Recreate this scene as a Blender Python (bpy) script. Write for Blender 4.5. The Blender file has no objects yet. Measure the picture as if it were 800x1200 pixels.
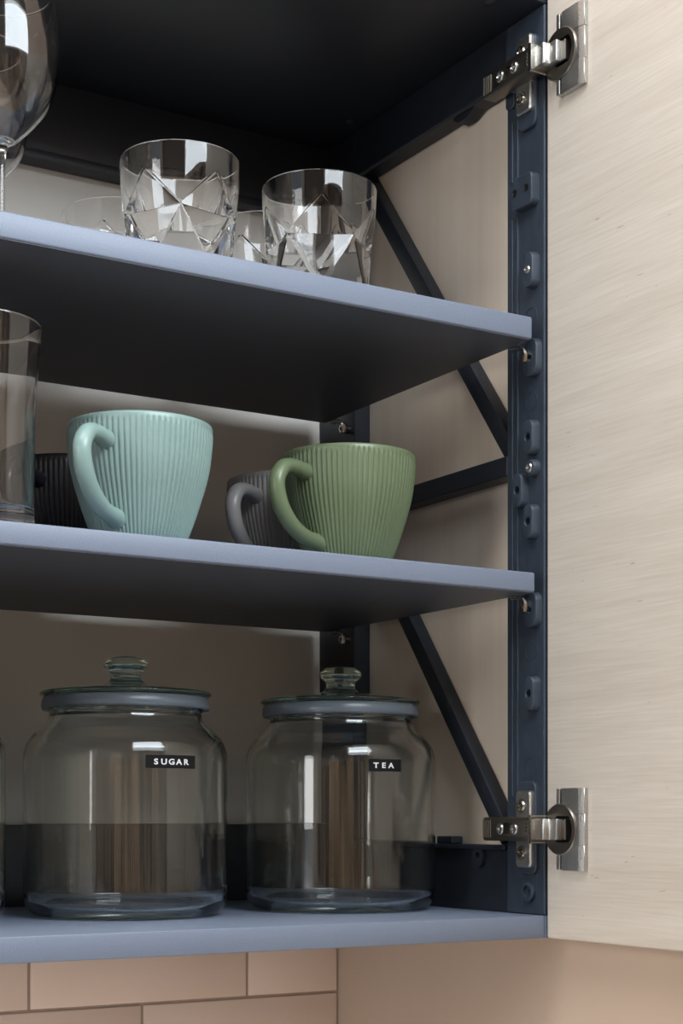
import bpy, bmesh, math, random
from mathutils import Vector, Matrix
PI = math.pi
S = bpy.context.scene
COL = S.collection
BASE = 1.35            # height of the cabinet's bottom shelf above the kitchen floor

# ------------------------------------------------------------------ materials
def lin(r, g, b):
    def c(v):
        v /= 255.0
        return v / 12.92 if v <= 0.04045 else ((v + 0.055) / 1.055) ** 2.4
    return (c(r), c(g), c(b), 1.0)

def mat(name, col, rough=0.5, metal=0.0, spec=0.5, trans=0.0, ior=1.5, coat=0.0):
    m = bpy.data.materials.new(name)
    m.use_nodes = True
    b = m.node_tree.nodes['Principled BSDF']
    b.inputs['Base Color'].default_value = col
    b.inputs['Roughness'].default_value = rough
    b.inputs['Metallic'].default_value = metal
    b.inputs['Specular IOR Level'].default_value = spec
    b.inputs['Transmission Weight'].default_value = trans
    b.inputs['IOR'].default_value = ior
    b.inputs['Coat Weight'].default_value = coat
    return m

def nodes(m):
    return m.node_tree.nodes, m.node_tree.links, m.node_tree.nodes['Principled BSDF']

def noise_mat(name, c1, c2, scale, rough, bump=0.0, detail=4, lo=0.35, hi=0.65, bscale=None, spec=0.5, obj_space=True):
    """two-tone procedural surface; scale is a 3-vector of frequencies per metre"""
    m = mat(name, c1, rough, spec=spec)
    N, L, b = nodes(m)
    tc = N.new('ShaderNodeTexCoord'); mp = N.new('ShaderNodeMapping')
    mp.inputs['Scale'].default_value = scale
    L.new(tc.outputs['Object'], mp.inputs['Vector'])
    nz = N.new('ShaderNodeTexNoise'); nz.inputs['Scale'].default_value = 1.0; nz.inputs['Detail'].default_value = detail
    L.new(mp.outputs['Vector'], nz.inputs['Vector'])
    rp = N.new('ShaderNodeValToRGB')
    rp.color_ramp.elements[0].position = lo; rp.color_ramp.elements[1].position = hi
    rp.color_ramp.elements[0].color = c1; rp.color_ramp.elements[1].color = c2
    L.new(nz.outputs['Fac'], rp.inputs['Fac']); L.new(rp.outputs['Color'], b.inputs['Base Color'])
    if bump:
        bp = N.new('ShaderNodeBump'); bp.inputs['Strength'].default_value = bump; bp.inputs['Distance'].default_value = 0.001
        src = nz
        if bscale:
            m2 = N.new('ShaderNodeMapping'); m2.inputs['Scale'].default_value = bscale
            L.new(tc.outputs['Object'], m2.inputs['Vector'])
            src = N.new('ShaderNodeTexNoise'); src.inputs['Scale'].default_value = 1.0; src.inputs['Detail'].default_value = 2
            L.new(m2.outputs['Vector'], src.inputs['Vector'])
        L.new(src.outputs['Fac'], bp.inputs['Height']); L.new(bp.outputs['Normal'], b.inputs['Normal'])
    return m

def veneer_mat(name, base, dark, light, along, rough=0.55, fine=620.0, broad=38.0, flecks=True, amp=0.5):
    """pale wood veneer: long fine fibres along one axis, a broad tone drift and short dark pores"""
    m = mat(name, base, rough, spec=0.3)
    N, L, b = nodes(m)
    tc = N.new('ShaderNodeTexCoord')
    def nz(across, length, detail, rnd=0.55):
        mp = N.new('ShaderNodeMapping')
        sc = [across] * 3; sc[along] = length
        mp.inputs['Scale'].default_value = sc
        L.new(tc.outputs['Object'], mp.inputs['Vector'])
        n = N.new('ShaderNodeTexNoise'); n.inputs['Scale'].default_value = 1.0
        n.inputs['Detail'].default_value = detail; n.inputs['Roughness'].default_value = rnd
        L.new(mp.outputs['Vector'], n.inputs['Vector'])
        return n
    def ramp(src, p0, c0, p1, c1):
        r = N.new('ShaderNodeValToRGB')
        r.color_ramp.elements[0].position = p0; r.color_ramp.elements[0].color = c0
        r.color_ramp.elements[1].position = p1; r.color_ramp.elements[1].color = c1
        L.new(src.outputs['Fac'], r.inputs['Fac']); return r
    def mix(kind, fac, a, c):
        x = N.new('ShaderNodeMix'); x.data_type = 'RGBA'; x.blend_type = kind
        x.inputs['Factor'].default_value = fac
        L.new(a, x.inputs['A']); L.new(c, x.inputs['B']); return x
    f1 = nz(fine, fine * 0.03, 3)
    f2 = nz(broad, broad * 0.06, 4)
    r1 = ramp(f1, 0.30, dark, 0.66, light)
    r2 = ramp(f2, 0.35, dark, 0.65, light)
    x = mix('MIX', 0.5, r1.outputs['Color'], r2.outputs['Color'])
    y = N.new('ShaderNodeMix'); y.data_type = 'RGBA'; y.inputs['Factor'].default_value = amp
    y.inputs['A'].default_value = base; L.new(x.outputs['Result'], y.inputs['B'])
    out = y.outputs['Result']
    if flecks:
        f3 = nz(420.0, 60.0, 1)
        r3 = ramp(f3, 0.775, (1, 1, 1, 1), 0.82, (0.66, 0.6, 0.54, 1))
        z = mix('MULTIPLY', 1.0, out, r3.outputs['Color'])
        out = z.outputs['Result']
    L.new(out, b.inputs['Base Color'])
    bp = N.new('ShaderNodeBump'); bp.inputs['Strength'].default_value = 0.12; bp.inputs['Distance'].default_value = 0.0004
    L.new(f1.outputs['Fac'], bp.inputs['Height']); L.new(bp.outputs['Normal'], b.inputs['Normal'])
    return m

M = {}
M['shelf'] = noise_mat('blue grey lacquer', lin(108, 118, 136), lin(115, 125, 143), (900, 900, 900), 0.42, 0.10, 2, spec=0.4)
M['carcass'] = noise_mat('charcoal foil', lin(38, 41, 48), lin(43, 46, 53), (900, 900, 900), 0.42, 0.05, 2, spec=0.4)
M['under'] = noise_mat('shaded shelf lacquer', lin(74, 78, 88), lin(79, 83, 93), (900, 900, 900), 0.45, 0.05, 2, spec=0.35)  # shelf lacquer darkened, the shade under the shelves put into its colour
M['plastic'] = noise_mat('dark slate plastic', lin(45, 53, 64), lin(51, 60, 72), (160, 160, 60), 0.42, 0.10, 4, bscale=(2200, 2200, 2200), spec=0.45)
M['rail'] = noise_mat('shaded slate plastic', lin(29, 33, 41), lin(33, 38, 47), (160, 160, 60), 0.42, 0.10, 4, bscale=(2200, 2200, 2200), spec=0.45)  # post plastic darkened for the dimly lit frame parts, shade in the colour
M['back'] = noise_mat('greige back board', lin(220, 215, 207), lin(225, 220, 212), (14, 14, 14), 0.5, 0.0, spec=0.35)
M['door_wood'] = veneer_mat('pale birch veneer', lin(207, 199, 188), lin(186, 175, 162), lin(222, 216, 207), 1)
M['panel_wood'] = veneer_mat('warm birch veneer', lin(226, 211, 194), lin(214, 197, 178), lin(233, 220, 205), 2, fine=60, broad=22, flecks=False, amp=0.6)
M['steel'] = mat('nickel steel', lin(186, 182, 174), 0.24, 1.0)
M['steel_satin'] = noise_mat('satin nickel', lin(184, 183, 180), lin(196, 195, 192), (700, 700, 700), 0.36, 0.25, 2)
M['steel_satin'].node_tree.nodes['Principled BSDF'].inputs['Metallic'].default_value = 1.0
M['steel_dark'] = mat('black nickel', lin(128, 123, 116), 0.34, 1.0)
M['zinc'] = mat('zinc screw', lin(205, 205, 205), 0.28, 1.0)
M['black'] = mat('recess shade black', lin(14, 14, 15), 0.5)  # stands in for the shade inside holes and cups
M['glass'] = mat('clear glass', (0.99, 0.99, 0.99, 1), 0.0, trans=1.0, ior=1.5)
M['jar_glass'] = mat('soda glass', (0.99, 0.997, 0.994, 1), 0.0, trans=1.0, ior=1.5)
N_, L_, b_ = nodes(M['jar_glass'])
va = N_.new('ShaderNodeVolumeAbsorption'); va.inputs['Color'].default_value = (.55, .92, .80, 1); va.inputs['Density'].default_value = 11
L_.new(va.outputs['Volume'], N_['Material Output'].inputs['Volume'])
M['gasket'] = mat('clear silicone', lin(208, 222, 238), 0.28, trans=0.86, ior=1.4)
M['teal'] = mat('celadon glaze', lin(130, 155, 151), 0.3, spec=0.45)
M['green'] = mat('sage glaze', lin(100, 114, 86), 0.3, spec=0.45)
M['grey'] = mat('slate glaze', lin(140, 137, 136), 0.35, spec=0.45)
M['blackmug'] = mat('black glaze', lin(28, 28, 33), 0.3, spec=0.5)
M['tape'] = mat('black label tape', lin(24, 24, 26), 0.65, spec=0.15)
M['letter'] = mat('white embossed letters', lin(235, 235, 238), 0.5)
M['tile'] = mat('dusty pink tile', lin(232, 211, 197), 0.22, spec=0.5)
M['grout'] = mat('taupe grout', lin(180, 162, 150), 0.85, spec=0.2)
M['plaster'] = noise_mat('pinkish plaster', lin(190, 170, 153), lin(195, 175, 158), (6, 6, 2), 0.6, spec=0.3)
M['paint_front'] = mat('taupe paint', lin(92, 86, 80), 0.7, spec=0.3)
M['paint'] = mat('warm white paint', lin(236, 233, 228), 0.7, spec=0.3)
M['ceiling'] = mat('white ceiling paint', lin(238, 236, 232), 0.8, spec=0.2)
M['floor'] = veneer_mat('pale oak floor', lin(200, 190, 178), lin(184, 172, 158), lin(214, 206, 196), 1, fine=90, broad=9, flecks=False, amp=0.9)
M['boards'] = noise_mat('dark grained boards', lin(16, 11, 8), lin(214, 186, 156), (13, 13, .9), 0.5, 0.0, 5, lo=0.42, hi=0.60)
M['frame_white'] = mat('white window frame', lin(230, 230, 228), 0.4)
m = mat('lamp diffuser', lin(240, 240, 240), 0.5)
M['lamp'] = m

# ------------------------------------------------------------------ mesh helpers
def finish(name, bm, m, parent=None, smooth=None, recalc=True):
    if recalc:
        bmesh.ops.recalc_face_normals(bm, faces=bm.faces[:])
    me = bpy.data.meshes.new(name)
    bm.to_mesh(me); bm.free()
    me.materials.append(m)
    if smooth is not None:
        for p in me.polygons: p.use_smooth = True
        if smooth < 180:
            me.set_sharp_from_angle(angle=math.radians(smooth))
    o = bpy.data.objects.new(name, me)
    COL.objects.link(o)
    if parent is not None: o.parent = parent
    return o

def box(bm, x0, x1, y0, y1, z0, z1, bev=0.0, seg=2):
    vs = [bm.verts.new((x, y, z)) for x in (x0, x1) for y in (y0, y1) for z in (z0, z1)]
    q = [(0, 1, 3, 2), (4, 6, 7, 5), (0, 4, 5, 1), (2, 3, 7, 6), (0, 2, 6, 4), (1, 5, 7, 3)]
    fs = [bm.faces.new([vs[i] for i in f]) for f in q]
    if bev:
        bmesh.ops.recalc_face_normals(bm, faces=fs)
        es = list({e for f in fs for e in f.edges})
        bmesh.ops.bevel(bm, geom=es, offset=bev, segments=seg, profile=0.5, affect='EDGES')
    return bm

def new(): return bmesh.new()

def prism(bm, pts, x0, x1, bev=0.0):
    """polygon in the Y-Z plane pushed from x0 to x1"""
    a = [bm.verts.new((x0, y, z)) for y, z in pts]; b = [bm.verts.new((x1, y, z)) for y, z in pts]
    n = len(pts)
    fs = [bm.faces.new(a), bm.faces.new(b[::-1])]
    for i in range(n):
        fs.append(bm.faces.new((a[i], b[i], b[(i + 1) % n], a[(i + 1) % n])))
    if bev:
        bmesh.ops.recalc_face_normals(bm, faces=fs)
        es = list({e for f in fs for e in f.edges})
        bmesh.ops.bevel(bm, geom=es, offset=bev, segments=2, profile=0.5, affect='EDGES')
    return bm

def rrect(cy, cz, hy, hz, r, n=8):
    """rounded rectangle, 4*n points counter-clockwise, in the Y-Z plane"""
    r = min(r, hy - 1e-6, hz - 1e-6)
    out = []
    for k, (sy, sz) in enumerate(((1, 1), (-1, 1), (-1, -1), (1, -1))):
        oy, oz = cy + sy * (hy - r), cz + sz * (hz - r)
        for i in range(n):
            a = PI / 2 * (k + i / (n - 1.0))
            out.append((oy + r * math.cos(a), oz + r * math.sin(a)))
    return out

def circ(cy, cz, r, n=8):
    out = []
    for k in range(4):
        for i in range(n):
            a = PI / 2 * (k + (i + 0.5) / n)
            out.append((cy + r * math.cos(a), cz + r * math.sin(a)))
    return out

def lobes(cy, cz, r0, r1, n=8):
    out = []
    for k in range(4):
        for i in range(n):
            a = PI / 2 * (k + (i + 0.5) / n)
            r = r0 + (r1 - r0) * max(0.0, math.cos(2 * a)) ** 2 + (r1 - r0) * max(0.0, -math.cos(2 * a)) ** 2
            out.append((cy + r * math.cos(a), cz + r * math.sin(a)))
    return out

def skin(bm, loops, cap0=True, cap1=True, f=None):
    """loops: list of (points2d, x); joins successive loops with quads"""
    if f is None: f = lambda x, y, z: (x, y, z)
    rings = [[bm.verts.new(f(x, p[0], p[1])) for p in pts] for pts, x in loops]
    n = len(rings[0])
    for a, b in zip(rings, rings[1:]):
        for i in range(n):
            bm.faces.new((a[i], a[(i + 1) % n], b[(i + 1) % n], b[i]))
    if cap0: bm.faces.new(rings[0][::-1])
    if cap1: bm.faces.new(rings[-1])
    return bm

def lathe(bm, prof, n=96, rot=0.0, rfun=None):
    """profile list of (r, z); r == 0 closes on the axis"""
    rings = []
    for r, z in prof:
        if r < 1e-7: rings.append([bm.verts.new((0, 0, z))])
        else:
            ring = []
            for i in range(n):
                a = rot + 2 * PI * i / n
                rr = r if rfun is None else rfun(r, z, a)
                ring.append(bm.verts.new((rr * math.cos(a), rr * math.sin(a), z)))
            rings.append(ring)
    for a, b in zip(rings, rings[1:]):
        if len(a) == 1 and len(b) == 1: continue
        for i in range(n):
            j = (i + 1) % n
            if len(a) == 1: bm.faces.new((a[0], b[j], b[i]))
            elif len(b) == 1: bm.faces.new((a[i], a[j], b[0]))
            else: bm.faces.new((a[i], a[j], b[j], b[i]))
    return bm

def spline(pts, k=8):
    """Catmull-Rom through points (tuples of any length)"""
    out = []
    P = [pts[0]] + list(pts) + [pts[-1]]
    for i in range(1, len(P) - 2):
        p0, p1, p2, p3 = P[i - 1], P[i], P[i + 1], P[i + 2]
        for s in range(k):
            t = s / k
            out.append(tuple(0.5 * (2 * b + (c - a) * t + (2 * a - 5 * b + 4 * c - d) * t * t + (3 * b - a - 3 * c + d) * t ** 3)
                             for a, b, c, d in zip(p0, p1, p2, p3)))
    out.append(tuple(pts[-1]))
    return out

def tube(bm, path, ru, rv, n=16, up=Vector((0, 1, 0))):
    """round/oval tube along a 3-D path; ru across 'up', rv along it; radii may be lists"""
    path = [Vector(p) for p in path]
    rings = []
    for i, p in enumerate(path):
        t = (path[min(i + 1, len(path) - 1)] - path[max(i - 1, 0)]).normalized()
        u = up - t * up.dot(t); u.normalize(); w = t.cross(u)
        a_ = ru[i] if isinstance(ru, (list, tuple)) else ru
        b_ = rv[i] if isinstance(rv, (list, tuple)) else rv
        rings.append([bm.verts.new(p + w * (a_ * math.cos(2 * PI * k / n)) + u * (b_ * math.sin(2 * PI * k / n))) for k in range(n)])
    for a, b in zip(rings, rings[1:]):
        for i in range(n):
            bm.faces.new((a[i], a[(i + 1) % n], b[(i + 1) % n], b[i]))
    bm.faces.new(rings[0][::-1]); bm.faces.new(rings[-1])
    return bm

def empty(name, loc=(0, 0, 0), rz=0.0):
    o = bpy.data.objects.new(name, None); COL.objects.link(o)
    o.location = loc; o.rotation_euler = (0, 0, rz); o.empty_display_size = 0.05
    return o

def tag(o, label, cat, group=None):
    o['label'] = label; o['category'] = cat
    if group: o['group'] = group
    return o

def struct(name, bm, m, smooth=None):
    o = finish(name, bm, m, None, smooth); o['kind'] = 'structure'; return o

# ------------------------------------------------------------------ the room
WX0, WX1, WY0, WY1, ZF, ZC = -2.9, 2.0, -1.55, 0.362, -BASE, 2.05
bm = new(); box(bm, WX0 - .1, WX1 + .1, WY0 - .1, WY1 + .1, ZF - .1, ZF); struct('floor', bm, M['floor'])
bm = new(); box(bm, WX0 - .1, WX1 + .1, WY0 - .1, WY1 + .1, ZC, ZC + .1); struct('ceiling', bm, M['ceiling'])
W2Y0, W2Y1, W2Z0, W2Z1 = -1.28, -0.15, -0.35, 1.45      # unseen tall opening added in the left wall for side fill
bm = new(); box(bm, WX0 - .1, WX0, WY0, W2Y0, ZF, ZC); box(bm, WX0 - .1, WX0, W2Y1, WY1, ZF, ZC)
box(bm, WX0 - .1, WX0, W2Y0, W2Y1, ZF, W2Z0); box(bm, WX0 - .1, WX0, W2Y0, W2Y1, W2Z1, ZC); struct('wall_left', bm, M['paint'])
bm = new(); t = .05
box(bm, WX0 - .06, WX0 + .01, W2Y0, W2Y0 + t, W2Z0, W2Z1); box(bm, WX0 - .06, WX0 + .01, W2Y1 - t, W2Y1, W2Z0, W2Z1)
box(bm, WX0 - .06, WX0 + .01, W2Y0 + t, W2Y1 - t, W2Z0, W2Z0 + t); box(bm, WX0 - .06, WX0 + .01, W2Y0 + t, W2Y1 - t, W2Z1 - t, W2Z1)
struct('fill_window', bm, M['frame_white'])
bm = new(); box(bm, WX1, WX1 + .1, WY0, WY1, ZF, ZC); struct('wall_side', bm, M['paint'])
# tiled wall behind the cabinet: running-bond tiles with bevelled edges over a grout bed
bm = new(); box(bm, WX0, WX1, WY1 + .002, WY1 + .1, ZF, ZC); wb = struct('wall_back', bm, M['grout'])
bm = new()
TW, TH, G = 0.2204, 0.0752, 0.0026
row = 0; ztop = -0.0950 + TH
while ztop > -0.55:
    x = -0.0756 - 12 * TW + (0 if row % 2 == 0 else TW / 2)
    while x < 0.0262:
        x1 = min(x + TW, 0.0262)
        if x1 - x > 0.02 and x > -1.9:
            box(bm, x + G / 2, x1 - G / 2, WY1, WY1 + .008, ztop - TH + G / 2, ztop - G / 2, 0.0012, 2)
        x += TW
    ztop -= TH; row += 1
tl = finish('trim_1', bm, M['tile'], None, 30); tl['kind'] = 'structure'
# plain pier the cabinet stands against
bm = new(); box(bm, 0.0275, 0.16, -0.62, WY1 + .002, ZF, ZC); struct('wall_right', bm, M['plaster'])
# added unseen, bounces light up to the tiles: pale worktop below the cabinet
bm = new(); box(bm, -2.4, .0270, -.30, WY1, -.49, -.45, .003); struct('bounce_worktop', bm, M['paint'])
bm = new(); box(bm, -2.4, .0270, -.26, WY1, ZF + .12, -.4905, .002); box(bm, -2.4, .0270, -.20, WY1, ZF, ZF + .12); struct('base_unit', bm, M['paint'])
# wall behind the photographer with a high, wide window
WINX0, WINX1, WINZ0, WINZ1 = -0.80, 1.70, 0.93, 1.92
bm = new()
box(bm, WX0, WINX0, WY0 - .1, WY0, ZF, ZC); box(bm, WINX1, WX1, WY0 - .1, WY0, ZF, ZC)
box(bm, WINX0, WINX1, WY0 - .1, WY0, ZF, WINZ0); box(bm, WINX0, WINX1, WY0 - .1, WY0, WINZ1, ZC)
struct('wall_front', bm, M['paint_front'])
bm = new(); t = .05
box(bm, WINX0, WINX1, WY0 - .06, WY0 + .01, WINZ0, WINZ0 + t); box(bm, WINX0, WINX1, WY0 - .06, WY0 + .01, WINZ1 - t, WINZ1)
box(bm, WINX0, WINX0 + t, WY0 - .06, WY0 + .01, WINZ0 + t, WINZ1 - t); box(bm, WINX1 - t, WINX1, WY0 - .06, WY0 + .01, WINZ0 + t, WINZ1 - t)
struct('window_1', bm, M['frame_white'])
# upright grained boards on the lower part of that wall (they show only as reflections in the jars)
bm = new(); random.seed(4)
x = -1.75
while x < 0.3:
    w = random.uniform(.26, .4); box(bm, x, x + w - .006, WY0 + .001, WY0 + .022, ZF + .1, 0.72, .003, 1); x += w
struct('trim_2', bm, M['boards'])

# ------------------------------------------------------------------ the cabinet
CZ = 0.7285            # inner height
BK = 0.354             # front of the back board
CL = -0.582             # inner left side
cab = empty('kitchen_cabinet', (0, 0, 0))
tag(cab, 'open wall cabinet with dark slate frame, grey-blue shelves and pale birch door on nickel hinges', 'kitchen cabinet')
P = cab
bm = new(); box(bm, CL - .018, .0, 0, BK, -0.018, 0, .0012); box(bm, 0.0002, .018, .0006, BK, -0.018, -.0002)
finish('bottom_panel', bm, M['shelf'], P, 30)
bm = new(); box(bm, CL - .018, .018, 0, BK, CZ, CZ + .018, .001); finish('top_panel', bm, M['carcass'], P, 30)
bm = new(); box(bm, CL - .018, .0245, BK, BK + .006, -.018, CZ + .018); finish('back_panel', bm, M['back'], P)
bm = new(); box(bm, .018, .0245, .0006, BK, -.018, CZ + .018); finish('side_panel', bm, M['panel_wood'], P)
bm = new(); box(bm, CL - .018, CL, .0, BK, 0, CZ); finish('side_panel', bm, M['panel_wood'], P)
# back rails
bm = new(); box(bm, CL, .0, .336, BK, .657, CZ, .0015); box(bm, CL, .0, .333, .3362, .657, .665, .0008); finish('back_rail', bm, M['carcass'], P, 30)
bm = new(); box(bm, CL, .0, .336, BK, 0, .072, .0015); finish('back_rail', bm, M['carcass'], P, 30)
# shelves
def shelf(z0, z1, x1, dep):
    bm = new(); box(bm, CL + .008, x1, 0.0, dep, z0, z1, .0016, 3)
    o = finish('shelf', bm, M['shelf'], P, 40)
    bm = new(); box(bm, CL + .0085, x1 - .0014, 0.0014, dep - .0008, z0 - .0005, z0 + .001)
    finish('underside_shade', bm, M['under'], o)  # thin dark sheet that paints in the shade below the shelf
    return o
shelf(.2573, .2731, -.0095, .321)
shelf(.4582, .4760, -.0122, .321)

# front post, with ribs
fp_bm = new()
box(fp_bm, 0, .0178, 0.0004, .0494, 0.0001, CZ, .0008, 1)
for y in (.0345, .0415):
    box(fp_bm, -.0013, .0004, y - .0011, y + .0011, .095, .568, .0005, 1)
    box(fp_bm, -.0013, .0004, y - .0011, y + .0011, .598, .648, .0005, 1)
box(fp_bm, .004, .009, .0494, .0525, .43, .53); box(fp_bm, .004, .009, .0494, .0525, .19, .258)
post = finish('front_post', fp_bm, M['plastic'], P, 30)
def boss(cy, cz, hy, hz, r, h=.0075, hole=.0032, holes=None):
    """raised fixing pad on the post, with a screw hole"""
    bm = new(); b = .0008
    skin(bm, [(rrect(cy, cz, hy + .0006, hz + .0006, r), .0004), (rrect(cy, cz, hy, hz, r), -h + b), (rrect(cy, cz, hy - b * .3, hz - b * .3, r), -h + b * .3),
              (rrect(cy, cz, hy - b, hz - b, r - b), -h), (circ(cy, cz + .0, hole + .0005), -h), (circ(cy, cz, hole), -h + .0005), (circ(cy, cz, hole), -h + .005)], cap0=False)
    return finish('mounting_boss', bm, M['plastic'], post, 35)
for cy, cz in ((.0130, .3838), (.0270, .3431), (.0130, .3160), (.0119, .1776)):
    boss(cy, cz, .0062, .0138, .0058)
def screw(parent, cy, cz, x, r=.0042, m='zinc', h=.0016, xdir=-1):
    bm = new()
    skin(bm, [(circ(cy, cz, r), x), (circ(cy, cz, r), x - h * .4), (circ(cy, cz, r * .82), x - h), (lobes(cy, cz, r * .22, r * .62), x - h),
              (lobes(cy, cz, r * .16, r * .5), x - h + .0011)])
    return finish('screw', bm, M[m], parent, 35)
boss(.0132, .5182, .0064, .0142, .006, hole=.003); screw(post, .0132, .5182, -.0070, .0036)
boss(.0124, .3591, .0066, .0066, .0064, h=.0062, hole=.003); screw(post, .0124, .3591, -.0058, .0040)
# pads that carry the shelf pins
boss(.0124, .4478, .0085, .0150, .0075, h=.0058, hole=.002); boss(.0124, .2450, .0085, .0140, .0075, h=.0058, hole=.002)
# broad pad with two black discs standing in for shaded holes
bm = new(); h = .0075
skin(bm, [(rrect(.0203, .5834, .0134, .0136, .0052), .0004), (rrect(.0203, .5834, .0130, .0132, .005), -h + .0008), (rrect(.0203, .5834, .0122, .0124, .0044), -h)], cap0=False)
tab = finish('mounting_boss', bm, M['plastic'], post, 35)
for y in (.0141, .0292):
    bm = new(); skin(bm, [(circ(y, .5845, .0030), -h - .0006), (circ(y, .5845, .0024), -h - .0006), (circ(y, .5845, .0022), -h - .0001)], cap0=False)
    finish('hole_shade_disc', bm, M['black'], post, 35)
# pads behind the hinges, round knock-outs
def pad(cy, cz, hy, hz, r, h):
    bm = new(); b = .0008
    skin(bm, [(rrect(cy, cz, hy, hz, r), .0004), (rrect(cy, cz, hy, hz, r), -h + b), (rrect(cy, cz, hy - b, hz - b, r - b), -h)], cap0=False)
    return finish('mounting_boss', bm, M['plastic'], post, 35)
for z in (.0700, .6715):
    pad(.0190, z, .0118, .0375, .007, .0035)
pad(.0420, .6745, .006, .016, .004, .0030)
for z in (.4824, .4146, .2133, .1196):
    bm = new(); skin(bm, [(circ(.0172, z, .0078), .0003), (circ(.0172, z, .0078), -.0004), (circ(.0172, z, .0072), -.0004), (circ(.0172, z, .0072), .0003)], cap0=False, cap1=False)
    finish('knock_out', bm, M['plastic'], post, 35)
for z in (.0183, .7035):
    bm = new(); skin(bm, [(circ(.0190, z, .0080), .0003), (circ(.0190, z, .0080), -.0030), (circ(.0190, z, .0074), -.0034), (circ(.0190, z, .0050), -.0034), (circ(.0190, z, .0048), -.001), (circ(.0190, z, .002), -.001), (circ(.0190, z, .0018), .0002)], cap0=False)
    finish('mounting_boss', bm, M['plastic'], post, 35)
# back post
bm = new(); box(bm, 0, .0178, .2885, BK - .0002, 0.0001, CZ, .0008, 1); finish('back_post', bm, M['rail'], P, 30)
# side rails
Y0, Y1 = .0496, .2883
bm = new(); box(bm, 0, .0176, Y0, Y1, .6840, CZ, .0008, 1); box(bm, -.0012, .0004, Y0, Y1, .6850, .6872, .0004, 1)
prism(bm, [(.0496, .6842), (.1000, .6842), (.1130, .6790), (.1250, .6790), (.1320, .6842)][::-1], .004, .016)
finish('side_rail', bm, M['rail'], P, 30)
bm = new(); box(bm, .0, .0176, Y0, Y1, .3600, .3765, .0008, 1); finish('side_rail', bm, M['rail'], P, 30)
bm = new(); box(bm, .0020, .0176, Y0, Y1, 0.0001, .0525, .0006, 1); box(bm, -.0030, .0176, Y0, Y1, .0515, .0555, .0006, 1)
# hanging eye under the flange
skin(bm, [(rrect(.0875, .0450, .0075, .0085, .0074), .003), (rrect(.0875, .0450, .0075, .0085, .0074), -.0025), (circ(.0875, .0465, .0030), -.0025), (circ(.0875, .0465, .0028), .0016)], cap0=False)
box(bm, .0, .012, .128, .152, .0555, .0620, .001, 1)
finish('side_rail', bm, M['rail'], P, 30)
# diagonal braces
def brace(y0, z0, y1, z1, w, x0=.0035, x1=.0170):
    d = Vector((y1 - y0, z1 - z0)).normalized(); n = Vector((-d.y, d.x)) * w / 2
    pts = [(y0 + n.x, z0 + n.y), (y1 + n.x, z1 + n.y), (y1 - n.x, z1 - n.y), (y0 - n.x, z0 - n.y)]
    bm = new(); prism(bm, pts, x0, x1, .0007)
    return finish('diagonal_brace', bm, M['rail'], P, 30)
brace(.2830, .6850, .0500, .3790, .0150)
brace(.2830, .3560, .0560, .0600, .0150)

# shelf pins: bent nickel clips on the posts
def pin(y, z):
    bm = new()
    skin(bm, [(circ(y, z - .0085, .0042), .0004), (circ(y, z - .0085, .0042), -.0075), (circ(y, z - .0085, .0036), -.0082), (circ(y, z - .0085, .0020), -.0082), (circ(y, z - .0085, .0018), -.006)], cap0=False)
    path = spline([(-.0066, y - .0030, z - .0125), (-.0072, y - .0046, z - .0075), (-.0085, y - .0030, z - .0030), (-.0105, y + .0030, z - .0013), (-.0125, y + .0095, z - .0014)], 5)
    tube(bm, path, .0012, .0030, 10, up=Vector((-1, 0, .4)))
    return finish('shelf_pin', bm, M['steel'], P, 40)
pin(.0185, .4576); pin(.0185, .2567); pin(.3000, .4576); pin(.3000, .2567)

# door, opened square to the cabinet front
bm = new(); box(bm, .0012, .0192, -.598, -.0012, -.0179, CZ + .018, .0018, 3)
door = finish('door', bm, M['door_wood'], P, 40)

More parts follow.
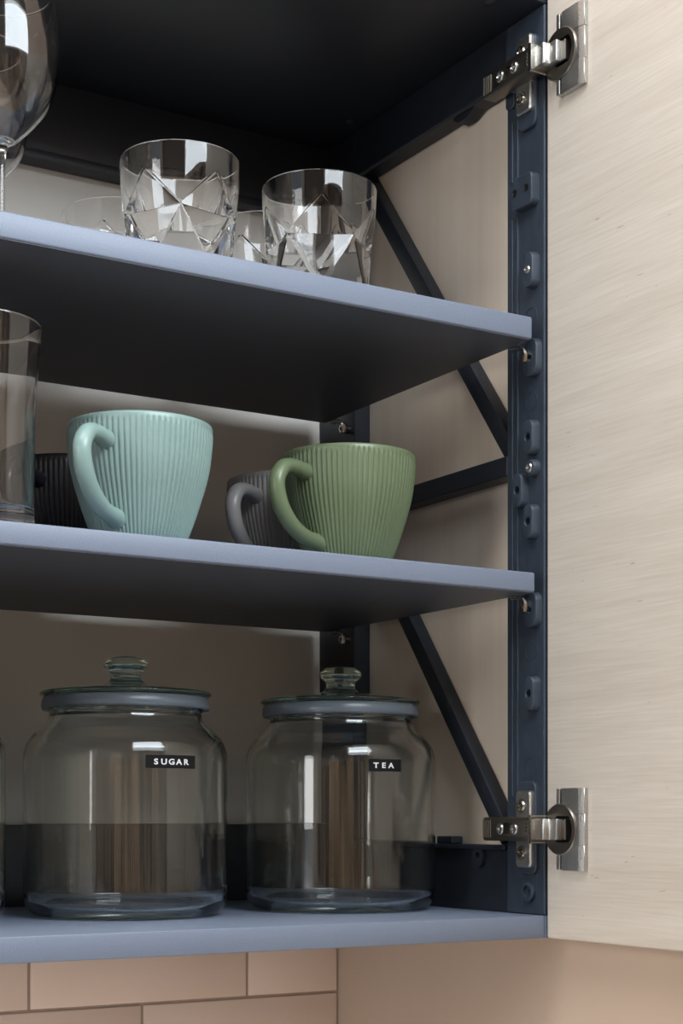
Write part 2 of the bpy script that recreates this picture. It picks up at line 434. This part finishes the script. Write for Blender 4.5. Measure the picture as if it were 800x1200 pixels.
# hinges
def hinge(zc, up):
    arm_bm = new(); X = -.0205
    ya, yb, hz = -.0085, .0560, .0096
    cy = (ya + yb) / 2; hy = (yb - ya) / 2
    L = [(rrect(cy, zc, hy, hz, .0022), -.0085), (rrect(cy, zc, hy, hz, .0022), X + .0016), (rrect(cy, zc, hy - .0006, hz - .0006, .0020), X + .0004), (rrect(cy, zc, hy - .0016, hz - .0016, .0014), X),
         (rrect(.0220, zc, .0052, .0052, .0012), X), (rrect(.0220, zc, .0050, .0050, .0012), X + .005)]
    skin(arm_bm, L)
    for k in range(4):
        y = .0540 - k * .0030; box(arm_bm, X - .0006, X + .0006, y - .0008, y + .0008, zc - .0072, zc + .0072, .0003, 1)
    box(arm_bm, -.0095, -.0035, -.003, .050, zc - .0068, zc + .0068)
    a = finish('hinge', arm_bm, M['steel_dark'], P, 35)
    for k, y in ((0, .0312), (1, .0128)):
        s = screw(a, y, zc, X - .0002, .0046, 'zinc', .0014)
    # maker's mark: tiny raised strokes along the arm's end
    bm = new()
    for k, dz in enumerate((-.0042, -.0014, .0014, .0042)):
        box(bm, X - .0004, X + .0003, -.0038, -.0012, zc + dz - .0009, zc + dz + .0009)
    finish('arm_mark', bm, M['steel'], a)
    bm = new(); skin(bm, [(rrect(-.0082, zc, .0016, .0112, .0015), -.0060), (rrect(-.0082, zc, .0016, .0112, .0015), -.0215)])
    finish('arm_collar', bm, M['steel'], a, 35)
    # mounting plate with two wings and their screws
    bm = new()
    for s in (-1, 1):
        z = zc + s * .0190; b = .0010
        skin(bm, [(rrect(.0190, z, .0098, .0120, .0034), -.0030), (rrect(.0190, z, .0098, .0120, .0034), -.0062), (rrect(.0190, z, .0086, .0108, .0030), -.0074),
                  (circ(.0210, z, .0062), -.0074), (circ(.0210, z, .0056), -.0062)], cap0=False)
    box(bm, -.0085, -.0034, .006, .034, zc - .009, zc + .009)
    mp_ = finish('mounting_plate', bm, M['steel_satin'], a, 35)
    for s in (-1, 1):
        screw(a, .0210, zc + s * .0188, -.0060, .0052, 'steel', .0030)
    # link between arm and cup: two flat-faced knuckles
    bm = new(); w = .0082
    top = [(-.0175, -.0078), (-.0175, -.0195), (-.0165, -.0206), (-.0125, -.0206), (-.0118, -.0216), (-.0118, -.0290), (-.0052, -.0290), (-.0052, -.0078)]
    va = [bm.verts.new((x, y, zc - w)) for x, y in top]; vb = [bm.verts.new((x, y, zc + w)) for x, y in top]
    fs = [bm.faces.new(va), bm.faces.new(vb[::-1])]
    for i in range(len(top)):
        j = (i + 1) % len(top); fs.append(bm.faces.new((va[i], va[j], vb[j], vb[i])))
    bmesh.ops.recalc_face_normals(bm, faces=fs)
    bmesh.ops.bevel(bm, geom=list({e for f in fs for e in f.edges}), offset=.0006, segments=2, profile=.5, affect='EDGES')
    finish('hinge_link', bm, M['steel_satin'], a, 35)
    # cup flange let into the door, and its two-winged plate
    bm = new(); cy0 = -.0245
    skin(bm, [(circ(cy0, zc, .0203), .0010), (circ(cy0, zc, .0203), -.0044), (circ(cy0, zc, .0194), -.0054), (circ(cy0, zc, .0160), -.0056),
              (rrect(cy0 - .0055, zc, .0105, .0105, .004), -.0056), (rrect(cy0 - .0055, zc, .0102, .0102, .004), .0008)], cap0=False)
    finish('hinge_cup', bm, M['steel_dark'], a, 35)
    bm = new(); skin(bm, [(rrect(cy0 - .0055, zc, .0120, .0120, .004), .0009), (rrect(cy0 - .0055, zc, .0120, .0120, .004), .0004)])
    finish('cup_shade', bm, M['black'], a)  # black plate painting the shade deep inside the cup
    bm = new()
    def plate(y0, y1, z0, z1, x=-.0042):
        # cross-section chamfered along the outer edge
        sec = [(.0010, y1), (x, y1), (x, y0 + .0050), (x + .0018, y0), (.0010, y0)]
        a_ = [bm.verts.new((q[0], q[1], z0)) for q in sec]; b_ = [bm.verts.new((q[0], q[1], z1)) for q in sec]
        n = len(sec); fs = [bm.faces.new(a_), bm.faces.new(b_[::-1])]
        for i in range(n): fs.append(bm.faces.new((a_[i], a_[(i + 1) % n], b_[(i + 1) % n], b_[i])))
        bmesh.ops.recalc_face_normals(bm, faces=fs)
        bmesh.ops.bevel(bm, geom=list({e for f in fs for e in f.edges}), offset=.0003, segments=1, profile=.5, affect='EDGES')
    plate(-.0518, -.0262, zc + .0125, zc + .0322); plate(-.0518, -.0262, zc - .0322, zc - .0125)
    plate(-.0518, -.0405, zc - .0124, zc + .0124, -.0038)
    # narrow tongues beside the slots
    box(bm, -.0048, .001, -.0246, -.0205, zc + .0170, zc + .0318, .0004, 1); box(bm, -.0048, .001, -.0246, -.0205, zc - .0318, zc - .0205, .0004, 1)
    finish('cup_plate', bm, M['steel_satin'], a, 35)
    # damper lever seen inside the cup
    bm = new(); box(bm, -.0068, -.001, -.0338, -.0282, zc - .0080, zc + .0080, .0006, 1); finish('damper_lever', bm, M['steel_dark'], a, 35)
    return a
hinge(.0690, False); hinge(.6770, True)
# screws in the cabinet top
for x, y in ((-.0363, .0228), (-.0148, .2694)):
    bm = new(); lathe(bm, [(0, .0), (.004, -.0003), (.0045, .0004)], 20); s = finish('cover_cap', bm, M['carcass'], P, 60); s.location = (x, y, CZ - .0004)

# ------------------------------------------------------------------ glassware and crockery
CAM = Vector((-0.8137, -1.0267, 0.0783))
def cam_angle(x, y):                   # bearing from a spot on a shelf towards the photographer
    return math.atan2(CAM.y - y, CAM.x - x)

JS = .978
def jar(x, y, word, a0, a1, label):
    root = empty('storage_jar', (x, y, 0.0003))
    tag(root, label, 'jar', 'glass storage jars on the bottom shelf')
    out = [(0, .004), (.052, .0035), (.060, .0008), (.066, 0), (.0735, .0010), (.0785, .0042), (.0814, .0092), (.0827, .0170), (.083, .030), (.083, .080), (.083, .126),
           (.0825, .1325), (.0806, .1390), (.0765, .1455), (.0705, .1513), (.0650, .1560), (.0625, .1600), (.0618, .1640), (.0630, .1668), (.0655, .1680), (.0662, .1694), (.0655, .1706), (.0635, .1710)]
    inn = [(.0595, .1708), (.0580, .1695), (.0575, .1650), (.0585, .1585), (.0615, .1535), (.0672, .1485), (.0730, .1430), (.0770, .1375), (.0790, .1310), (.0795, .125), (.0795, .080), (.0795, .022), (.0786, .0135), (.0757, .0085), (.070, .0064), (.055, .0060), (0, .0066)]
    bm = new(); lathe(bm, [out[0]] + out[1:] + inn, 128)
    finish('jar_body', bm, M['jar_glass'], root, 180)
    bm = new()
    g = [(.0596, .1716), (.0640, .1713), (.0668, .1708), (.0671, .1690), (.0666, .1676), (.0676, .1670), (.0684, .1690), (.0683, .1720), (.0675, .1755), (.0662, .1774), (.0600, .1776), (.0592, .1750)]
    lathe(bm, g + [g[0]], 96); bmesh.ops.remove_doubles(bm, verts=bm.verts, dist=1e-6)
    finish('gasket', bm, M['gasket'], root, 180)
    lid = [(0, .1765), (.050, .1760), (.0530, .1700), (.0558, .1698), (.0575, .1712), (.0582, .1782), (.0620, .1786), (.0685, .1784), (.0699, .1798), (.0692, .1814), (.0640, .1822), (.050, .1842), (.034, .1862), (.020, .1878), (.0160, .1892),
           (.0130, .1918), (.0122, .1950), (.0130, .1978), (.0160, .2005), (.0183, .2028), (.0186, .2048), (.0172, .2074), (.0130, .2100), (.0070, .2112), (0, .2115)]
    bm = new(); lathe(bm, lid, 128); finish('lid', bm, M['jar_glass'], root, 180)
    for ch in root.children: ch.data.transform(Matrix.Scale(JS, 4))
    if word:
        R0 = .0833 * JS; ca = cam_angle(x, y); zc = .1203; hh = .0050
        bm = new(); n = 24; vs = []
        for i in range(n + 1):
            a = ca + a0 + (a1 - a0) * i / n
            vs.append([bm.verts.new((r * math.cos(a), r * math.sin(a), z)) for r, z in ((R0, zc - hh), (R0 + .0002, zc - hh), (R0 + .0002, zc + hh), (R0, zc + hh))])
        for p, q in zip(vs, vs[1:]):
            for k in range(4): bm.faces.new((p[k], p[(k + 1) % 4], q[(k + 1) % 4], q[k]))
        bm.faces.new(vs[0]); bm.faces.new(vs[-1][::-1])
        tp = finish('label_tape', bm, M['tape'], root)
        # embossed letters, one after another, wrapped round the glass
        n = len(word); span = (a1 - a0) * R0; pitch = .0063 if n > 3 else .0068
        start = (.0080 if n > 3 else .0062)
        bm = new()
        for i, ch in enumerate(word):
            cu = bpy.data.curves.new('t', 'FONT'); cu.body = ch; cu.size = .0060; cu.offset = .00016; cu.resolution_u = 3
            cu.align_x = 'CENTER'; cu.extrude = .00015
            ob = bpy.data.objects.new('t', cu); COL.objects.link(ob)
            dg = bpy.context.evaluated_depsgraph_get(); me = bpy.data.meshes.new_from_object(ob.evaluated_get(dg))
            b2 = new(); b2.from_mesh(me)
            bmesh.ops.subdivide_edges(b2, edges=[e for e in b2.edges if e.calc_length() > .0015], cuts=1)
            mp = {}
            for v in b2.verts:
                a = ca + a0 + (start + i * pitch + v.co.x * 1.2) / R0
                r = R0 + .00035 + v.co.z
                mp[v] = bm.verts.new((r * math.cos(a), r * math.sin(a), zc - .0021 + v.co.y))
            for f in b2.faces: bm.faces.new([mp[v] for v in f.verts])
            b2.free(); bpy.data.objects.remove(ob); bpy.data.curves.remove(cu); bpy.data.meshes.remove(me)
        finish('lettering', bm, M['letter'], tp)
    return root
D = math.radians
jar(-.2842, .1762, 'SUGAR', D(10.3), D(39.9), 'lidded glass storage jar with a black SUGAR label strip')
jar(-.0909, .1641, 'TEA', D(16.2), D(37.1), 'lidded glass storage jar with a black TEA label strip')
jar(-.4690, .1800, None, 0, 0, 'glass storage jar cut off by the left edge, beside the SUGAR jar')

MR, MH = .0539, .0945
def mug(x, y, z, th, m, label):
    root = empty('mug', (x, y, z + .0003))
    tag(root, label, 'mug', 'ribbed mugs on the middle shelf')
    NR = 78
    prof = spline([(.0290, .0012), (.0315, .0060), (.0355, .0134), (.0403, .0260), (.0452, .0410), (.0490, .0540), (.0515, .0660), (.0531, .0800), (.0536, .0885)], 4)
    body = [(0, .0022), (.0255, .0020), (.0262, 0), (.0285, 0)] + prof + [(.0538, .0905), (.0539, .0930), (.0533, .0944), (.0522, .0945), (.0512, .0935)]
    inner = spline([(.0510, .0885), (.0500, .0720), (.0480, .0590), (.0440, .0430), (.0385, .0280), (.0320, .0160), (.0240, .0095)], 3)
    body += inner + [(.012, .0078), (0, .0075)]
    def rf(r, zz, a):
        if r < .0288 or zz > .0903 or r_in[0]: return r
        k = min(1.0, (zz - .0005) / .006) * min(1.0, max(0.0, (.0903 - zz) / .0022))
        return r +   .0014 * k * (abs(math.cos(a * NR / 2)) ** 0.7 - .6)
    r_in = [False]
    bm = new(); n = NR * 8
    # outside and inside are made in one go; ribs only on the outside
    outer_n = len(body) - len(inner) - 2
    rings = []
    for idx, (r, zz) in enumerate(body):
        r_in[0] = idx >= outer_n
        if r < 1e-7: rings.append([bm.verts.new((0, 0, zz))]); continue
        rings.append([bm.verts.new((rf(r, zz, 2 * PI * i / n) * math.cos(2 * PI * i / n), rf(r, zz, 2 * PI * i / n) * math.sin(2 * PI * i / n), zz)) for i in range(n)])
    for a, b in zip(rings, rings[1:]):
        for i in range(n):
            j = (i + 1) % n
            if len(a) == 1: bm.faces.new((a[0], b[j], b[i]))
            elif len(b) == 1: bm.faces.new((a[i], a[j], b[0]))
            else: bm.faces.new((a[i], a[j], b[j], b[i]))
    finish('mug_body', bm, m, root, 180)
    path = spline([(.0490, .0745), (.0560, .0752), (.0660, .0765), (.0770, .0745), (.0838, .0665), (.0848, .0570), (.0800, .0440), (.0700, .0325), (.0570, .0250), (.0440, .0220), (.0365, .0215)], 6)
    ru = []; N_ = len(path) - 1
    for i in range(N_ + 1):
        t = i / N_; e = max(0, 1 - min(t, 1 - t) / .16); ru.append(.0060 + .0022 * e * e)
    ca = cam_angle(x, y) + th
    bm = new(); tube(bm, [(p[0] * math.cos(ca), p[0] * math.sin(ca), p[1]) for p in path], ru, [r * 1.12 for r in ru], 20, up=Vector((-math.sin(ca), math.cos(ca), 0)))
    finish('handle', bm, m, root, 60)
    return root
SM, ST = .2731, .4760
mug(-.3131, .0850, SM, D(-28), M['teal'], 'pale teal ribbed mug at the front of the middle shelf')
mug(-.1286, .0899, SM, D(-40), M['green'], 'sage green ribbed mug at the front of the middle shelf')
mug(-.1204, .2007, SM, D(-33), M['grey'], 'slate grey ribbed mug half hidden behind the green mug')
mug(-.3059, .2409, SM, D(-29), M['blackmug'], 'black ribbed mug half hidden behind the teal mug')

def cut_glass(name, x, y, z, H, Rt, zc, Rc, zs, Rs, Rb, N, rot, wall, floor, label, cat, group):
    """clear glass whose lower outside is cut into triangular facets that meet in star points"""
    bm = new(); n = 20 * N
    ca = cam_angle(x, y) + rot
    def ring(r, zz): return [bm.verts.new((r * math.cos(ca + 2 * PI * (i - n / (2 * N)) / n), r * math.sin(ca + 2 * PI * (i - n / (2 * N)) / n), zz)) for i in range(n)]
    def join(a, b):
        for i in range(n):
            j = (i + 1) % n
            fs.append(bm.faces.new((a[i], a[j], b[j], b[i])))
    fs = []
    # star and foot points (star k sits in the middle of sector k)
    st = [bm.verts.new((Rs * math.cos(ca + 2 * PI * k / N), Rs * math.sin(ca + 2 * PI * k / N), zs)) for k in range(N)]
    ft = [bm.verts.new((Rb * math.cos(ca + 2 * PI * (k + .5) / N), Rb * math.sin(ca + 2 * PI * (k + .5) / N), .0006)) for k in range(N)]
    c0 = ring(Rc, zc); m_ = n // N
    facets = []
    for k in range(N):
        for i in range(m_):
            facets.append(bm.faces.new((st[k], c0[(k * m_ + i + 1) % n], c0[k * m_ + i])))
        facets.append(bm.faces.new((st[k], st[(k + 1) % N], c0[((k + 1) * m_) % n])))
        facets.append(bm.faces.new((st[k], ft[k], st[(k + 1) % N])))
        facets.append(bm.faces.new((st[k], ft[k - 1], ft[k])))
    facets.append(bm.faces.new(ft[::-1]))
    for f in facets: f.smooth = False
    rings = [c0, ring(Rc + (Rt - Rc) * .5, zc + (H - zc) * .5), ring(Rt, H - .0008), ring(Rt - .0005, H), ring(Rt - .0012, H - .0001)]
    w0 = wall
    rings += [ring(Rc - .0014 + (Rt - Rc) * .5, zc + (H - zc) * .5), ring(Rc - .0016, zc)]
    for a, b in zip(rings, rings[1:]): join(a, b)
    ci = rings[-1]
    sti = [bm.verts.new(((Rs - w0) * math.cos(ca + 2 * PI * k / N), (Rs - w0) * math.sin(ca + 2 * PI * k / N), zs + .0008)) for k in range(N)]
    fti = [bm.verts.new(((Rb - w0 * 1.5) * math.cos(ca + 2 * PI * (k + .5) / N), (Rb - w0 * 1.5) * math.sin(ca + 2 * PI * (k + .5) / N), floor)) for k in range(N)]
    for k in range(N):
        for i in range(m_): facets.append(bm.faces.new((sti[k], ci[k * m_ + i], ci[(k * m_ + i + 1) % n])))
        facets.append(bm.faces.new((sti[(k + 1) % N], sti[k], ci[((k + 1) * m_) % n])))
        facets.append(bm.faces.new((fti[k], sti[k], sti[(k + 1) % N])))
        facets.append(bm.faces.new((fti[k - 1], sti[k], fti[k])))
    facets.append(bm.faces.new(fti))
    for f in facets: f.smooth = False
    for f in fs: f.smooth = True
    bmesh.ops.recalc_face_normals(bm, faces=bm.faces[:])
    cut = set(st) | set(ft); rim = [c0[(k * m_) % n] for k in range(N)]
    es = [e for e in bm.edges if (e.verts[0] in cut and e.verts[1] in cut) or any(e.verts[i] in st and e.verts[1 - i] in rim for i in (0, 1))]
    r = bmesh.ops.bevel(bm, geom=es, offset=.0007, segments=2, profile=.5, affect='EDGES')
    for f in r['faces']: f.smooth = True
    me = bpy.data.meshes.new(name); bm.to_mesh(me); bm.free(); me.materials.append(M['glass'])
    me.set_sharp_from_angle(angle=D(14))
    o = bpy.data.objects.new(name, me); COL.objects.link(o); o.location = (x, y, z + .0002)
    return tag(o, label, cat, group)
def tumbler(x, y, rot, label):
    return cut_glass('tumbler', x, y, ST, .0905, .0449, .0715, .0440, .0450, .0434, .0392, 5, rot, .0034, .0095, label, 'drinking glass', 'cut glass tumblers on the top shelf')
tumbler(-.2849, .0754, D(1), 'cut-glass tumbler standing front on the top shelf, nearer the wine glasses')
tumbler(-.1689, .0676, D(38), 'cut-glass tumbler standing front on the top shelf, nearest the open door')
tumbler(-.2810, .2000, D(20), 'cut-glass tumbler at the back, showing left of the front tumblers')
tumbler(-.1650, .1640, D(10), 'cut-glass tumbler at the back, showing between the two front tumblers')
hp = [(0, .0020), (.026, .0016), (.0290, 0), (.0325, .0004), (.0347, .0025), (.0354, .0070)] + spline([(.0355, .0120), (.0355, .0400), (.0356, .0700), (.0362, .0900), (.0378, .1120), (.0393, .1320), (.0405, .1466)], 5) + [(.0403, .1474), (.0396, .1475), (.0392, .1467)]
hp += spline([(.0378, .1310), (.0362, .1110), (.0344, .0900), (.0332, .0700), (.0322, .0450), (.0312, .0240), (.0290, .0165), (.0200, .0140)], 5) + [(0, .0136)]
bm = new(); lathe(bm, hp, 96); o = finish('highball_glass', bm, M['glass'], None, 180); o.location = (-.4393, .0681, SM + .0002)
tag(o, 'tall clear glass with a thick base on the middle shelf at the left edge', 'drinking glass')

def wine(x, y, label):
    o_ = spline([(.0033, .0700), (.0056, .0765), (.0130, .0815), (.0253, .0945), (.0343, .1070), (.0390, .1230), (.0405, .1390), (.0402, .1520), (.0386, .1680), (.0362, .1850)], 5)
    i_ = [(max(r - .0012, 0), zz + .0002) for r, zz in o_[8:]][::-1]
    prof = [(0, .0012), (.030, .0008), (.0345, 0), (.0352, .0006), (.0345, .0014), (.022, .0032), (.008, .0065), (.0042, .0120), (.0029, .022), (.0026, .045), (.0028, .060)] + o_ + [(.0358, .1856), (.0352, .1853)] + i_ + [(.0030, .0800), (0, .0798)]
    bm = new(); lathe(bm, prof, 96)
    o = finish('wine_glass', bm, M['glass'], None, 180)
    o.location = (x, y, ST + .0002)
    return tag(o, label, 'wine glass', 'wine glasses on the top shelf')
wine(-.4219, .0803, 'large wine glass at the left edge of the top shelf, standing in front')
wine(-.4079, .1777, 'wine glass on the top shelf standing behind the front wine glass')

# ------------------------------------------------------------------ light
def area(name, loc, target, sx, sy, power, col=(1, 1, 1), spread=None):
    l = bpy.data.lights.new(name, 'AREA'); l.shape = 'RECTANGLE'; l.size = sx; l.size_y = sy; l.energy = power; l.color = col
    o = bpy.data.objects.new(name, l); COL.objects.link(o); o.location = loc
    o.rotation_euler = (Vector(target) - Vector(loc)).to_track_quat('-Z', 'Y').to_euler()
    if spread: l.spread = spread
    return o
area('window_daylight', ((WINX0 + WINX1) / 2, WY0 - .045, (WINZ0 + WINZ1) / 2), ((WINX0 + WINX1) / 2, 5, (WINZ0 + WINZ1) / 2), WINX1 - WINX0 - .1, WINZ1 - WINZ0 - .1, 95, (.86, .94, 1.0))
area('side_fill', (WX0 - .045, (W2Y0 + W2Y1) / 2, (W2Z0 + W2Z1) / 2), (5, (W2Y0 + W2Y1) / 2, (W2Z0 + W2Z1) / 2), W2Z1 - W2Z0 - .1, W2Y1 - W2Y0 - .1, 34, (1.0, .985, .96))  # added fill from the left to brighten the door and side panel
# ceiling panel lamp
bm = new(); LX, LY = -1.25, -.75
box(bm, LX - .62, LX + .62, LY - .32, LY + .32, ZC - .03, ZC, .004, 1)
lp = finish('ceiling_lamp', bm, M['lamp'], None); tag(lp, 'flat rectangular panel lamp mounted on the kitchen ceiling', 'ceiling lamp')
area('ceiling_lamp_light', (LX, LY, ZC - .034), (LX, LY, -5), 1.2, .6, 24, (1.0, .99, .98))
w = bpy.data.worlds.new('daylight'); S.world = w; w.use_nodes = True
w.node_tree.nodes['Background'].inputs['Color'].default_value = (.75, .85, 1, 1)
w.node_tree.nodes['Background'].inputs['Strength'].default_value = .6

# ------------------------------------------------------------------ camera
cd = bpy.data.cameras.new('camera'); co = bpy.data.objects.new('camera', cd); COL.objects.link(co)
cd.sensor_fit = 'AUTO'; cd.sensor_width = 36.0
cd.lens = 1908.5 / 1200 * 36.0
cd.shift_y = (958 - 600) / 1200.0
cd.clip_start = .01
co.location = CAM
co.rotation_euler = (PI / 2, 0, -math.radians(31.2915))
S.camera = co

# stand everything on the kitchen floor (z = 0)
for o in S.objects:
    if o.parent is None: o.location.z += BASE

S.view_settings.view_transform = 'Standard'; S.view_settings.look = 'None'
S.view_settings.gamma = 1.0; S.view_settings.use_curve_mapping = False
S.view_settings.exposure = 0.1
S.cycles.max_bounces = 20; S.cycles.transmission_bounces = 16; S.cycles.glossy_bounces = 6; S.cycles.diffuse_bounces = 5
S.cycles.transparent_max_bounces = 16
S.cycles.sample_clamp_indirect = 6.0
S.cycles.use_denoising = True
